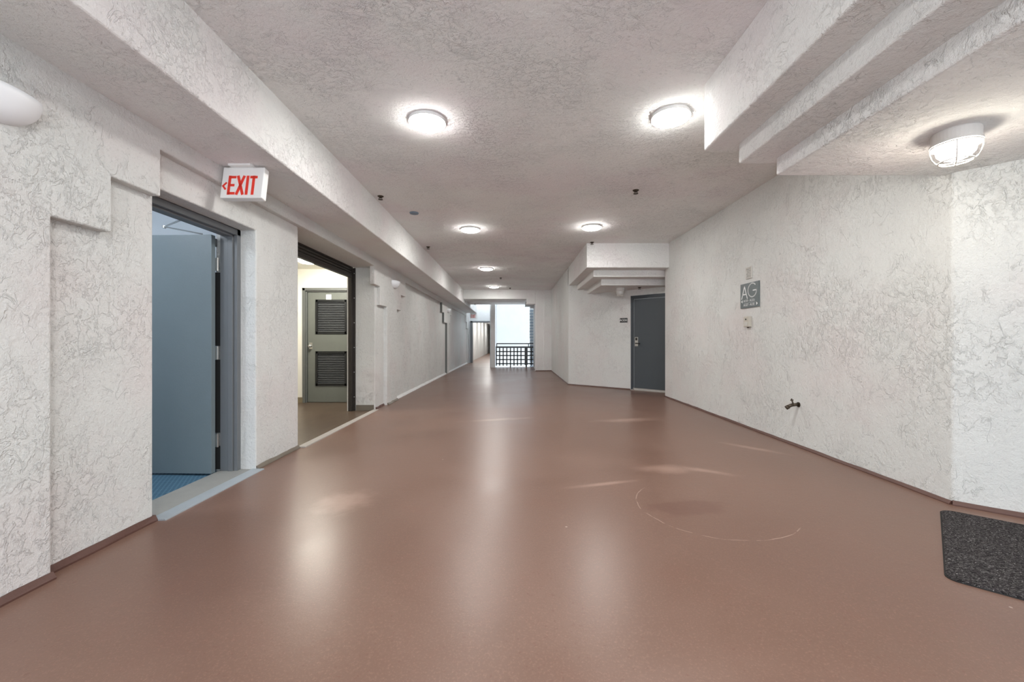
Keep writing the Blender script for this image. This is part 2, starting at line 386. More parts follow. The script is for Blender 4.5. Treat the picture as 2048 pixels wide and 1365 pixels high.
# stepped soffits (three nested blocks each)
fs = struct('trim_3', B(XC, 3.2, 7.82, 10.5, z(1.385), z(1.9)), 'beam', 'stepped stucco soffit above the far charcoal door', 'soffit', 0.012)
fs.data.transform(Matrix.Identity(4))
link('middle_step', B(1.575, 3.3, 8.12, 10.4, z(1.255), z(1.45)), 'beam', fs, 0.012)
link('lower_step', B(1.79, 3.4, 8.43, 10.4, z(1.13), z(1.30)), 'beam', fs, 0.012)
ns = struct('trim_4', B(XC - 0.01, 4.2, YB, 3.0, z(1.37), z(1.9)), 'beam', 'large stepped stucco soffit overhead at the near right', 'soffit', 0.012)
link('middle_step', B(1.575, 4.2, YB, 2.9, z(1.238), z(1.45)), 'beam', ns, 0.012)
link('lower_step', B(1.79, 4.2, YB, 2.825, z(1.126), z(1.30)), 'ceiling', ns, 0.012)

# ------------------------------------------------------------------ rooms behind the left wall
RZ1 = CZ - 1.195
rm = struct('wall_closet', B((-5.3, -2.7, 4.30, 4.42, RZ1 - 0.1, z(1.6)), (-5.3, -5.2, 1.2, 4.3, RZ1 - 0.1, z(1.6)), (-5.3, -2.7, 1.1, 1.2, RZ1 - 0.1, z(1.6))), 'blueroom',
            'pale grey painted walls of the small room behind the open door', 'wall')
struct('ceiling_closet', B(-5.3, -2.7, 1.1, 4.42, z(1.55), z(1.7)), 'blueroom', 'flat ceiling of the small room behind the open door', 'ceiling')
struct('floor_closet', B(-5.3, -2.645, 1.1, 4.42, RZ1 - 0.2, RZ1 - 0.012), 'sill', 'concrete floor of the small room under the blue matting', 'floor')
RZ2 = CZ - 1.185
rw = struct('wall_storeroom', B((-5.3, -4.035, 7.96, 8.1, RZ2 - 0.1, z(1.5)), (-4.036, -2.97, 7.96, 8.1, z(1.017), z(1.5)), (-2.975, -2.7, 7.96, 8.1, RZ2 - 0.1, z(1.5)), (-4.2, -2.8, 8.06, 8.12, RZ2 - 0.1, z(1.1)),
                  (-5.3, -5.2, 4.43, 8.0, RZ2 - 0.1, z(1.5)), (-5.3, -2.7, 4.43, 4.50, RZ2 - 0.1, z(1.5))), 'smooth', 'smooth cream painted walls of the lit room behind the roller shutter', 'wall')
struct('ceiling_storeroom', B(-5.3, -2.7, 4.43, 8.1, z(1.38), z(1.55)), 'smooth', 'flat cream ceiling of the lit room behind the roller shutter', 'ceiling')
struct('floor_storeroom', B(-5.3, -2.355, 4.43, 8.1, RZ2 - 0.2, RZ2), 'vinyl', 'worn dark brown vinyl floor of the room behind the roller shutter', 'floor')
struct('baseboard_storeroom', B((-5.2, -4.03, 7.945, 7.962, RZ2, RZ2 + 0.105),), 'tan', 'tan vinyl baseboard beside the louvred door', 'baseboard')
struct('baseboard_jamb', B(-2.67, -2.37, 7.058, 7.072, RZ2, RZ2 + 0.095), 'covebrown', 'short brown base strip at the foot of the shutter opening jamb', 'baseboard')

# ------------------------------------------------------------------ base strips along the walls
def strip(bm, p0, p1, t, h, side, wob=0.0, n=1):
    """thin upstand from p0 to p1, t thick towards side, h high, following the floor"""
    d = Vector((p1[0] - p0[0], p1[1] - p0[1])); L = d.length; d /= L; nn = Vector((-d.y, d.x)) * side
    n = max(n, 1); prev = None; rings = []
    for i in range(n + 1):
        q = Vector(p0) + d * L * i / n; a = random.uniform(-wob, wob); b = random.uniform(-wob, wob)
        f = fz(q.x, q.y); hh = h + b; tt = t + a
        o = q - nn * 0.02; s = q + nn * tt; s2 = q + nn * (tt * 0.35)
        rings.append([bm.verts.new((o.x, o.y, f - 0.02)), bm.verts.new((s.x, s.y, f - 0.02)), bm.verts.new((s.x, s.y, f + hh * 0.25)), bm.verts.new((s2.x, s2.y, f + hh)), bm.verts.new((o.x, o.y, f + hh))])
    for A, Q in zip(rings, rings[1:]):
        for k in range(5): l = (k + 1) % 5; bm.faces.new((A[k], A[l], Q[l], Q[k]))
    bm.faces.new(rings[0]); bm.faces.new(rings[-1][::-1])
bm = bmesh.new()
strip(bm, (XR, 8.03), (XR, 2.776), 0.022, 0.024, -1, 0.003, 30); strip(bm, (XR, 2.776), (4.1, 1.616), 0.022, 0.028, -1, 0.003, 10)
strip(bm, (XC, 15.0), (XC, 10.41), 0.02, 0.022, -1, 0.002, 12); strip(bm, (XC, 10.41), (2.60, 9.20), 0.02, 0.024, -1, 0.002, 10)
strip(bm, (0.81, 14.99), (XC, 14.95), 0.02, 0.03, -1)
struct('baseboard_right', bm, 'cove', 'thin dark red brown painted base edge along the right walls', 'baseboard')
bm = bmesh.new()
strip(bm, (XA, YB), (XA, 2.06), 0.022, 0.035, -1, 0.004, 30); strip(bm, (XB, 2.04), (XB, 2.72), 0.02, 0.04, -1, 0.003, 6)
strip(bm, (XB, 7.1), (XB, 7.54), 0.02, 0.03, -1, 0.006, 6)
struct('baseboard_left', bm, 'cove', 'chipped red brown base edge along the near left wall', 'baseboard')
bm = bmesh.new(); strip(bm, (XB, 3.80), (XB, 4.54), 0.02, 0.035, -1, 0.004, 10); strip(bm, (XA, 7.56), (XA, 8.2), 0.03, 0.03, -1, 0.008, 8)
struct('baseboard_pier', bm, 'covebrown', 'grimy brown base edge below the pier between the two openings', 'baseboard')
bm = bmesh.new(); strip(bm, (XB, 8.2), (XB, 14.38), 0.055, 0.045, -1, 0.006, 40); strip(bm, (XB, 14.85), (XB, 21.1), 0.055, 0.045, -1, 0.004, 30)
struct('baseboard_curb', bm, 'curb', 'rough chalky white curb along the far left wall', 'baseboard')

# ------------------------------------------------------------------ sill and thresholds
bm = bmesh.new(); f1 = fz(-2.4, 3.2)
box(bm, -2.655, -2.37, 2.69, 3.80, f1 - 0.1, f1 + 0.006)
struct('trim_5', bm, 'sill', 'flat grey concrete sill between the blue matting and the ribbed threshold', 'sill')
def threshold(name, x0, x1, y0, y1, mat, label, cat='threshold'):
    bm = bmesh.new(); n = 7; f = fz(x1, (y0 + y1) / 2); pts = [(x0, f - 0.02), (x1, f - 0.02)]
    w = x1 - x0
    top = []
    for i in range(n):
        a = x1 - 0.006 - (w - 0.012) * i / n; b = x1 - 0.006 - (w - 0.012) * (i + 1) / n
        top += [(a, f + 0.006), (a - (a - b) * 0.6, f + 0.010), (b + 0.002, f + 0.010)]
    prism(bm, pts + top + [(x0, f + 0.006)], 1, y0, y1)
    return struct(name, bm, mat, label, cat)
threshold('trim_6', -2.388, -2.272, 2.72, 3.80, 'alu', 'ribbed pale blue grey metal threshold strip before the open door')
threshold('trim_7', -2.372, -2.275, 4.56, 7.04, 'aluwarm', 'worn ribbed metal threshold strip along the shutter opening')

# ------------------------------------------------------------------ door 1: open blue-grey leaf
d1 = thing('door_1', 'blue grey metal door standing open inside the near left opening', 'door', (0, 0, 0), kind='structure')
fr = bmesh.new(); zb = f1 - 0.01; zt = z(1.008)
for xa, xb, w in ((-2.524, -2.490, 0.052), (-2.568, -2.525, 0.066), (-2.645, -2.569, 0.052)):
    box(fr, xa, xb, 3.80 - w, 3.80, zb, zt); box(fr, xa, xb, 2.70, 2.70 + w, zb, zt); box(fr, xa, xb, 2.70, 3.80, zt - w, zt)
tag(link('door_frame', fr, 'frame', d1, 0.003), 'grey stepped metal frame')
lf = link('door_leaf', B(-0.92, 0, 0, 0.046, CZ - 1.178, z(0.945)), 'doorlit', d1, 0.002); lf.location = (-2.674, 3.680, 0); lf.rotation_euler = (0, 0, R(-2.0))
fseg = [(z(0.62), z(-0.045)), (z(-0.17), z(-0.83)), (z(-0.96), z(-1.16))]
for a, b in fseg: link('door_seal', B(-2.70, -2.640, 3.752, 3.79, b, a), 'rubber', d1)
for hz in (0.69, -0.107, -0.895):
    hg = bmesh.new(); tube(hg, [(-2.660, 3.735, z(hz - 0.06)), (-2.660, 3.735, z(hz + 0.06))], 0.009, 10)
    box(hg, -2.71, -2.660, 3.735, 3.728, z(hz - 0.057), z(hz + 0.057)); tag(link('hinge', hg, 'chrome', d1), 'steel hinge')
ca = bmesh.new(); el = (-3.16, 3.76, z(1.035))
tube(ca, [(-2.80, 3.74, z(0.965)), el], 0.006, 8); tube(ca, [el, (-2.66, 3.42, z(1.03)), (-2.63, 3.40, z(0.99))], 0.008, 8)
lathe(ca, [(0, 0.015), (0.014, 0.012), (0.014, -0.012), (0, -0.015)], 12, el)
tag(link('closer_arm', ca, 'chrome', d1), 'folded steel arm of the door closer')
link('closer_body', B(-2.96, -2.70, 3.735, 3.79, z(0.86), z(0.93)), 'frame', d1)

# ------------------------------------------------------------------ door 2: louvred door in the storeroom
d2 = thing('door_2', 'grey green door with two black louvre panels behind the roller shutter', 'door', (0, 0, 0), kind='structure')
fr = bmesh.new(); yd = 7.945
for x0, x1, z0, z1 in ((-4.035, -3.985, RZ2, z(1.017)), (-3.02, -2.97, RZ2, z(1.017)), (-4.035, -2.97, z(0.967), z(1.017))): box(fr, x0, x1, yd, 8.06, z0, z1)
for x0, x1, z0, z1 in ((-3.986, -3.962, RZ2, z(0.968)), (-3.045, -3.019, RZ2, z(0.968)), (-3.986, -3.019, z(0.945), z(0.968))): box(fr, x0, x1, yd + 0.035, 8.06, z0, z1)
link('door_frame', fr, 'framegreen', d2, 0.003)
lb = bmesh.new(); ly = 7.995; X0, X1 = -3.95, -3.05; zt2 = z(0.935); U0, U1, V0, V1 = z(0.150), z(0.782), z(-0.850), z(-0.212)
PX0, PX1 = -3.79, -3.21
for q in ((X0, PX0, RZ2 + 0.01, zt2), (PX1, X1, RZ2 + 0.01, zt2), (PX0, PX1, U1, zt2), (PX0, PX1, V1, U0), (PX0, PX1, RZ2 + 0.01, V0)): box(lb, q[0], q[1], ly, ly + 0.042, q[2], q[3])
bmesh.ops.remove_doubles(lb, verts=lb.verts, dist=1e-5)
link('door_leaf', lb, 'doorgreen', d2)
for za, zb_ in ((U0, U1), (V0, V1)):
    g = bmesh.new(); 
    for q in ((PX0 - 0.015, PX0 + 0.03, za - 0.015, zb_ + 0.015), (PX1 - 0.03, PX1 + 0.015, za - 0.015, zb_ + 0.015), (PX0, PX1, zb_ - 0.03, zb_ + 0.015), (PX0, PX1, za - 0.015, za + 0.03)): box(g, q[0], q[1], ly - 0.012, ly + 0.01, q[2], q[3])
    lp = link('louvre_panel', g, 'black', d2)
    link('louvre_backing', B(PX0, PX1, ly + 0.035, ly + 0.042, za, zb_), 'rubber', lp)
    n = 17; me = None
    for i in range(n):
        zc = za + 0.045 + (zb_ - za - 0.09) * i / (n - 1)
        if me is None:
            s = link('louvre_slat', PR([(-0.014, -0.010), (-0.012, -0.012), (0.014, 0.008), (0.012, 0.010)], 0, PX0 + 0.028, PX1 - 0.028), 'louvre', lp); me = s.data
        else:
            s = bpy.data.objects.new('louvre_slat', me); C.objects.link(s); s.parent = lp
        s.location = (0, ly + 0.014, zc)
kb = bmesh.new(); box(kb, -3.925, -3.862, ly - 0.004, ly, z(-0.155), z(-0.03))
tag(link('lock_plate', kb, 'chrome', d2, 0.002), 'chrome lock plate')
kn = lathe(bmesh.new(), [(0, 0.0), (0.026, 0.0), (0.026, 0.004), (0.012, 0.008), (0.012, 0.03), (0.027, 0.036), (0.031, 0.05), (0.024, 0.064), (0, 0.068)], 20)
k = link('door_knob', kn, 'chrome', d2, smooth=True); k.location = (-3.895, ly - 0.003, z(-0.095)); k.rotation_euler = (R(90), 0, 0)
st = link('notice_sticker', B(-3.60, -3.50, ly - 0.0015, ly, z(0.80), z(0.895)), 'signwhite', d2); tag(st, 'small white paper notice')
bm = bmesh.new()
for i in range(4): box(bm, -3.588, -3.512, ly - 0.0022, ly - 0.0014, z(0.815 + i * 0.02), z(0.819 + i * 0.02))
link('notice_lines', bm, 'red', st)
ws = thing('wall_plate', 'tiny black plate on cream wall left of the louvred door', 'sign', (-4.165, 7.958, z(0.475)))
link('plate', B(-0.07, 0.02, -0.012, 0, -0.045, 0.045), 'blackplate', ws, 0.004)
link('push_button', B(-0.03, -0.015, -0.016, -0.010, -0.012, 0.012), 'signwhite', ws)

# ------------------------------------------------------------------ roller shutter
rs = thing('roller_shutter', 'dark brown ribbed roller shutter rolled up under the opening head', 'shutter', (0, 0, 0))
prof = [(-0.01, 0), (0.012, 0.006), (0.014, 0.034), (-0.004, 0.04), (-0.012, 0.04), (-0.012, 0)]
me = None
for i in range(4):
    if me is None:
        s = link('shutter_slat', PR(prof, 1, 4.42, 7.07), 'shutter', rs); me = s.data
    else: s = bpy.data.objects.new('shutter_slat', me); C.objects.link(s); s.parent = rs
    s.location = (-2.735, 0, z(1.105 + 0.041 * i))
link('bottom_bar', B(-2.775, -2.71, 4.44, 7.0, z(1.068), z(1.105)), 'shutter', rs, 0.004)
link('guide_edge', B(-2.792, -2.776, 6.985, 7.07, RZ2 + 0.002, z(1.07)), 'palevent', rs)
g = bmesh.new()
for q in ((-2.725, -2.680, 7.058, 7.075), (-2.725, -2.718, 6.985, 7.06), (-2.775, -2.728, 6.985, 7.075)): box(g, *q, RZ2 + 0.002, z(1.24))
tag(link('guide_rail', g, 'shutter', rs, 0.002), 'dark vertical guide rail at the far jamb')
link('guide_rail', B(-2.775, -2.73, 4.5, 4.56, RZ2 + 0.002, z(1.24)), 'shutter', rs)
for i in range(6): link('rivet', lathe(bmesh.new(), [(0, -0.006), (0.008, -0.003), (0.008, 0.003), (0, 0.006)], 8, (-2.70, 7.055, z(-0.95 + i * 0.42))), 'chrome', rs)

# ------------------------------------------------------------------ door 3: charcoal door on the angled wall (local: x right, y into wall)
S2 = math.sqrt(0.5)
def on45(px):      # point on the angled wall x + y = 11.8 seen at pixel column px
    k = (px - 1026) / F; y = 11.8 / (1 + k); return (k * y, y)
p = on45(1262); f3 = fz(*p)
d3 = thing('door_3', 'charcoal metal door set in the angled wall under the far stepped soffit', 'door', (p[0], p[1], 0), R(-45), kind='structure')
fr = bmesh.new(); zt3 = z(0.995)
for q in ((0, 0.055, f3, zt3), (0.995, 1.05, f3, zt3), (0, 1.05, zt3 - 0.055, zt3)): box(fr, q[0], q[1], -0.012, 0.06, q[2], q[3])
for q in ((0.05, 0.072, f3, zt3 - 0.05), (0.978, 1.0, f3, zt3 - 0.05), (0.05, 1.0, zt3 - 0.075, zt3 - 0.05)): box(fr, q[0], q[1], -0.004, 0.06, q[2], q[3])
link('door_frame', fr, 'framedark', d3, 0.002)
bm = bmesh.new(); box(bm, 0.0715, 0.0765, -0.006, 0.0, f3 + 0.03, zt3 - 0.078); box(bm, 0.0715, 0.975, -0.006, 0.0, zt3 - 0.081, zt3 - 0.076)
tag(link('weather_seal', bm, 'alu', d3), 'thin pale seal around the leaf')
link('door_leaf', B(0.078, 0.974, -0.003, 0.03, f3 + 0.045, zt3 - 0.082), 'doordark', d3)
tag(link('door_sweep', B((0.055, 0.99, -0.012, 0.0, f3 + 0.028, f3 + 0.048), (0.03, 1.02, -0.05, 0.0, f3 - 0.01, f3 + 0.014)), 'aluwarm', d3), 'pale metal sweep and threshold')
h = bmesh.new(); box(h, 0.10, 0.175, -0.014, -0.002, z(-0.115), z(0.085)); tag(link('lock_plate', h, 'chrome', d3, 0.003), 'tall chrome lock plate')
h = bmesh.new(); tube(h, [(0.14, -0.012, z(-0.05)), (0.14, -0.05, z(-0.05)), (0.135, -0.055, z(-0.052)), (0.245, -0.055, z(-0.055))], 0.011, 8)
link('door_handle', h, 'black', d3); link('lock_reader', B(0.115, 0.16, -0.02, -0.012, z(0.015), z(0.07)), 'black', d3, 0.003)

# ------------------------------------------------------------------ door 4: open frame in the end wall
d4 = thing('door_4', 'open dark grey door frame in the far end wall beneath the exit sign', 'door', (0, 0, 0), kind='structure')
fe = fz(-1.6, 21)
fr = B((-2.20, -2.09, 21.42, 21.78, fe, z(1.03)), (-1.12, -1.05, 21.42, 21.78, fe, z(1.03)), (-2.20, -1.05, 21.42, 21.78, z(0.955), z(1.03)))
link('door_frame', fr, 'frame', d4, 0.004)

# ------------------------------------------------------------------ lamps
L0 = thing('ceiling_light', 'lit round flush lamp, nearest on the left half of the ceiling', 'ceiling light', (-0.715, 3.46, z(ZC)), group='round ceiling lamps')
link('lamp_rim', lathe(bmesh.new(), [(0, 0.004), (0.146, 0.004), (0.151, -0.004), (0.151, -0.028), (0, -0.028)], 48), 'white', L0, smooth=False)
link('lamp_diffuser', lathe(bmesh.new(), [(0.150, -0.0275), (0.149, -0.032), (0.138, -0.040), (0.110, -0.044), (0, -0.046)], 48), 'lamp', L0, smooth=True)
for x, y, zz_, lab in ((1.285, 3.38, ZC, 'lit round flush lamp, nearest on the right beside the large stepped soffit'),
                  (-0.70, 6.80, ZC, 'lit round flush lamp, second along the left line of the ceiling'),
                  (1.262, 6.66, ZC, 'lit round flush lamp near the far stepped soffit, right line of ceiling'),
                  (-0.67, 10.5, ZC, 'lit round flush lamp, third along the left line of the ceiling'),
                  (-0.645, 14.0, ZC, 'lit round flush lamp, farthest along ceiling, next to the far downstand'),
                  (-0.70, 0.05, ZC, 'lit round flush lamp overhead above the camera on the left, out of view'),
                  (0.95, 0.05, ZC, 'lit round flush lamp overhead above the camera on the right, out of view'),
                  (-1.6, 25.0, 1.52, 'added unseen fill lamp in the passage beyond the far door frame'),  # this and the next four are added, unseen, to brighten the passage walls
                  (-1.6, 28.0, 1.52, 'added unseen fill lamp second in the passage beyond the far door frame'),
                  (-1.6, 35.0, 1.52, 'added unseen fill lamp fourth in the passage beyond the far door frame'),
                  (-1.6, 22.8, 1.52, 'added unseen fill lamp just past the far door frame'),
                  (-1.6, 31.0, 1.52, 'added unseen fill lamp deep in the passage beyond the far door frame')):
    dup(L0, (x, y, z(zz_)), lab)
def flush(name, mat, label, loc, r=1.0):
    L = thing(name, label, 'ceiling light', loc)
    link('lamp_rim', lathe(bmesh.new(), [(0, 0.002), (0.155 * r, 0.002), (0.155 * r, -0.012), (0, -0.012)], 40), 'white', L)
    link('lamp_diffuser', lathe(bmesh.new(), [(0.148 * r, -0.010), (0.146 * r, -0.045), (0.12 * r, -0.062), (0, -0.068)], 40), mat, L, smooth=True)
flush('ceiling_light', 'lamproom', 'lit round lamp on the cream ceiling inside the shutter room', (-3.44, 7.0, z(1.38)), 1.15)
flush('ceiling_light', 'lampcool', 'cool round lamp in the small room behind the open door, out of view', (-3.7, 2.6, z(1.55)), 1.1)

def cage_light(label, loc, lens, rotz):
    L = thing('caged_light', label, 'ceiling light', loc, rotz, group='caged lamps under the stepped soffits')
    link('lamp_base', lathe(bmesh.new(), [(0, 0.002), (0.096, 0.002), (0.100, -0.006), (0.098, -0.055), (0.104, -0.058), (0.104, -0.068), (0.085, -0.070), (0, -0.070)], 40), 'lampbase', L, smooth=False)
    link('lamp_glass', lathe(bmesh.new(), [(0.082, -0.068), (0.082, -0.085), (0.076, -0.115), (0.060, -0.135), (0.035, -0.146), (0, -0.150)], 32), lens, L, smooth=True)
    cg = bmesh.new()
    for r, zz in ((0.100, -0.074), (0.068, -0.158)):
        tube(cg, [(r * math.cos(a * math.pi / 18), r * math.sin(a * math.pi / 18), zz) for a in range(36)], 0.0036, 6, True)
    for q in range(4):
        a = q * math.pi / 2 + 0.5; c, s = math.cos(a), math.sin(a)
        tube(cg, [(r * c, r * s, zz) for r, zz in ((0.100, -0.074), (0.099, -0.100), (0.092, -0.128), (0.078, -0.150), (0.068, -0.158), (0.050, -0.163), (0.0, -0.166))], 0.0034, 6)
    link('wire_cage', cg, 'cage', L, smooth=True)
cage_light('lit caged lamp with cream base under the large near right soffit', (2.385, 2.235, z(1.126)), 'lampwarm', 0.3)
cage_light('unlit caged lamp under the far soffit beside the charcoal door', (2.29, 8.87, z(1.13)), 'clear', 0)

def sconce(label, y, zt):
    s = thing('wall_sconce', label, 'wall light', (XA, y, z(zt)), R(90), group='white bowl sconces on the left wall')
    bm = bmesh.new(); n, m = 20, 9; rows = []
    for j in range(m + 1):
        ph = (math.pi / 2) * j / m; rr = math.cos(ph) ** 0.95; zz = -0.165 * math.sin(ph)
        rows.append([bm.verts.new((0.175 * rr * math.cos(math.pi * i / n), -0.105 * rr * math.sin(math.pi * i / n), zz * 0.86)) for i in range(n + 1)])
    for A, Q in zip(rows, rows[1:]):
        for i in range(n): bm.faces.new((A[i], A[i + 1], Q[i + 1], Q[i]))
    inner = [bm.verts.new((v.co.x * 0.93, v.co.y * 0.9, v.co.z)) for v in rows[0]]; low = [bm.verts.new((v.co.x * 0.8, v.co.y * 0.8, -0.06)) for v in rows[0]]
    for i in range(n):
        bm.faces.new((rows[0][i], inner[i], inner[i + 1], rows[0][i + 1])); bm.faces.new((inner[i], low[i], low[i + 1], inner[i + 1]))
    bm.faces.new(low)
    bmesh.ops.remove_doubles(bm, verts=bm.verts, dist=1e-5)
    link('shade', bm, 'ceramic', s, smooth=True)
    link('mounting_plate', B(-0.08, 0.08, -0.012, 0.0, -0.09, -0.02), 'white', s)
sconce('large unlit white bowl sconce cut by the left edge of the photograph', 1.825, 1.115)
sconce('unlit white bowl sconce on the pier beyond the shutter opening', 8.0, 1.15)
sconce('tiny distant unlit bowl sconce between the two far recessed panels', 14.62, 1.13)

# ------------------------------------------------------------------ sprinklers and ceiling cap
SP = None
for x, y, zz_, lab in ((-1.685, 5.28, ZC, 'dark sprinkler head next to the left beam, nearest one'), (1.50, 5.07, ZC, 'dark sprinkler head on the open ceiling to the right'),
                       (-1.66, 8.12, ZC, 'small sprinkler head farther along the left beam'), (-0.36, 12.1, ZC, 'tiny sprinkler head between the third and farthest lamps'),
                       (1.475, 7.74, ZC, 'small sprinkler head against the front of the far stepped soffit'), (2.66, 8.72, 1.13, 'sprinkler head under the far soffit right of the unlit caged lamp'),
                       (-0.1, 14.4, ZC, 'tiny sprinkler head right of the farthest lamp'), (-1.56, 17.0, 1.52, 'tiny sprinkler head on the lowered ceiling near the exit sign')):
    if SP is None:
        SP = thing('sprinkler_head', lab, 'sprinkler', (x, y, z(zz_)), group='ceiling sprinkler heads')
        link('escutcheon', lathe(bmesh.new(), [(0, 0.002), (0.038, 0.002), (0.038, -0.004), (0.026, -0.014), (0, -0.014)], 20), 'brass', SP)
        b = bmesh.new(); lathe(b, [(0, -0.01), (0.014, -0.012), (0.016, -0.028), (0.010, -0.034), (0, -0.034)], 12)
        for s in (-1, 1): tube(b, [(s * 0.012, 0, -0.03), (s * 0.018, 0, -0.045), (s * 0.004, 0, -0.058)], 0.003, 6)
        lathe(b, [(0, -0.056), (0.026, -0.058), (0.026, -0.061), (0, -0.061)], 14)
        bmesh.ops.scale(b, vec=(1.15, 1.15, 0.72), verts=b.verts)
        tag(link('nozzle', b, 'brass', SP), 'dark brass nozzle and deflector')
    else: dup(SP, (x, y, z(zz_)), lab)
cp = thing('ceiling_detector', 'blue grey round detector on the ceiling beyond the nearest left sprinkler', 'detector', (-1.42, 5.96, z(ZC)))
link('cap', lathe(bmesh.new(), [(0, 0.002), (0.062, 0.002), (0.066, -0.004), (0.060, -0.016), (0, -0.018)], 28), 'bluecap', cp)

# ------------------------------------------------------------------ exit signs
EX = {'E': [[(0, 0), (0, 1)], [(0, 0.96), (0.42, 0.96)], [(0, 0.5), (0.34, 0.5)], [(0, 0.04), (0.42, 0.04)]],
      'X': [[(0, 0), (0.46, 1)], [(0, 1), (0.46, 0)]], 'I': [[(0.0, 0), (0.0, 1)]], 'T': [[(0.22, 0), (0.22, 1)], [(0, 0.96), (0.44, 0.96)]]}
def exit_sign(label, loc, tilt, arrow=True, w=0.325, h=0.26, chev=0):
    e = thing('exit_sign', label, 'sign', loc, rot=(0, 0, 0))
    link('mounting_plate', B(-0.10, 0.07, -0.05, 0.05, -0.014, 0.0), 'white', e)
    hb = B(-w / 2, w / 2, -0.0, 0.062, -h, 0.0)
    hs = link('housing', hb, 'white', e, 0.008); hs.location = (0, -0.01, -0.012); hs.rotation_euler = (R(tilt), 0, 0)
    t = bmesh.new(); xx = -w / 2 + 0.064; hh = h * 0.60; z0 = -h * 0.88
    for ch, adv in zip('EXIT', (0.52, 0.60, 0.22, 0.5)):
        off = 0.02 if ch == 'I' else 0
        for s in EX[ch]: stroke(t, [(xx + (px * 0.83 + off) * hh * 0.78, z0 + pz * hh * 0.95) for px, pz in s], 0.0205 if arrow else 0.017, -0.0022, 0.001)
        xx += adv * hh * 0.78
    if arrow: stroke(t, [(-w / 2 + 0.040, -h * 0.52), (-w / 2 + 0.017, -h * 0.62), (-w / 2 + 0.037, -h * 0.72)], 0.014, -0.0022, 0.001)
    tag(link('lettering', t, 'red', hs), 'red raised letters EXIT with left arrow' if arrow else 'red raised letters EXIT')
    return e
exit_sign('white exit sign with red letters and left arrow, hanging near the open blue door', (-2.105, 3.26, z(ZS)), -10)
exit_sign('small distant exit sign above the far open door frame', (-1.93, 20.3, z(ZS)), 0, False, 0.36, 0.26)

# ------------------------------------------------------------------ signs and fittings on the right wall
ag = thing('wall_sign', 'slate grey square sign reading AG on the right wall', 'sign', (XR, 5.14, z(0.414)), R(-90))
link('sign_panel', B(-0.20, 0.20, -0.014, 0.0, 0, 0.308), 'slate', ag, 0.0015)
t = bmesh.new(); write(t, 'A', -0.168, 0.118, 0.158, 0.0135, -0.0155, -0.0135, 1.02); write(t, 'G', -0.030, 0.128, 0.166, 0.0135, -0.0155, -0.0135, 1.15)
tag(link('large_lettering', t, 'signwhite', ag), 'white letters AG')
t = bmesh.new(); h_ = 0.028
write(t, 'AG01 - AG06', -0.125, 0.075, h_, 0.0034, -0.0155, -0.0135, 1.08); write(t, 'AG07 - AG12', -0.125, 0.024, h_, 0.0034, -0.0155, -0.0135, 1.08)
prism(t, [(-0.178, 0.085), (-0.150, 0.105), (-0.150, 0.065)], 1, -0.0155, -0.0135); prism(t, [(0.178, 0.040), (0.150, 0.060), (0.150, 0.020)], 1, -0.0155, -0.0135)
box(t, -0.12, 0.13, -0.015, -0.0135, 0.0605, 0.062)
tag(link('small_lettering', t, 'signwhite', ag), 'small white unit numbers with arrows')
vt = thing('wall_grille', 'small pale ribbed grille on the wall above the AG sign', 'grille', (XR, 5.16, z(0.85)), R(-90))
g = bmesh.new()
for q in ((-0.066, -0.05, -0.072, 0.072), (0.05, 0.066, -0.072, 0.072), (-0.052, 0.052, 0.058, 0.072), (-0.052, 0.052, -0.072, -0.058)): box(g, q[0], q[1], -0.014, 0, q[2], q[3])
link('grille_frame', g, 'palevent', vt)
for i in range(6): link('grille_bar', B(-0.052, 0.052, -0.011, 0, -0.052 + i * 0.0195, -0.042 + i * 0.0195), 'palevent', vt)
ib = thing('intercom_box', 'small beige box with a dark button below the AG sign', 'intercom', (XR, 5.16, z(0.24)), R(-90))
link('housing', B(-0.066, 0.052, -0.038, 0.0, -0.065, 0.066), 'beige', ib, 0.006)
k = link('button', lathe(bmesh.new(), [(0, 0.004), (0.010, 0.004), (0.010, -0.004), (0, -0.004)], 12), 'black', ib); k.location = (-0.012, -0.039, 0.03); k.rotation_euler = (R(90), 0, 0)
link('lower_panel', B(-0.045, 0.03, -0.041, -0.037, -0.05, 0.0), 'palevent', ib)
link('cable_gland', lathe(bmesh.new(), [(0, 0), (0.013, 0), (0.011, -0.016), (0, -0.016)], 10, (0, -0.018, -0.064)), 'brass', ib)

fc = thing('wall_faucet', 'dark brass hose tap low on the right wall', 'faucet', (XR, 4.27, z(-0.655)), R(-90))
b = bmesh.new(); tube(b, [(0, 0.0, 0), (0, -0.035, 0), (0, -0.06, -0.004)], 0.016, 12)
tube(b, [(0, -0.055, 0), (-0.01, -0.082, -0.012), (-0.018, -0.105, -0.030)], 0.017, 12); tube(b, [(-0.014, -0.094, -0.022), (-0.022, -0.118, -0.040)], 0.021, 12)
link('tap_body', b, 'brass', fc, smooth=True)
link('flange', PR([(0.026 * math.cos(k * math.pi / 8), 0.026 * math.sin(k * math.pi / 8)) for k in range(16)], 1, -0.008, 0), 'brass', fc)
b = bmesh.new(); tube(b, [(0, -0.056, 0.004), (0.002, -0.072, 0.046)], 0.007, 10); tube(b, [(-0.010, -0.078, 0.044), (0.014, -0.066, 0.050)], 0.006, 8); tube(b, [(0.002, -0.074, 0.05), (0.001, -0.075, 0.062)], 0.006, 8)
link('tap_handle', b, 'brass', fc, smooth=True)

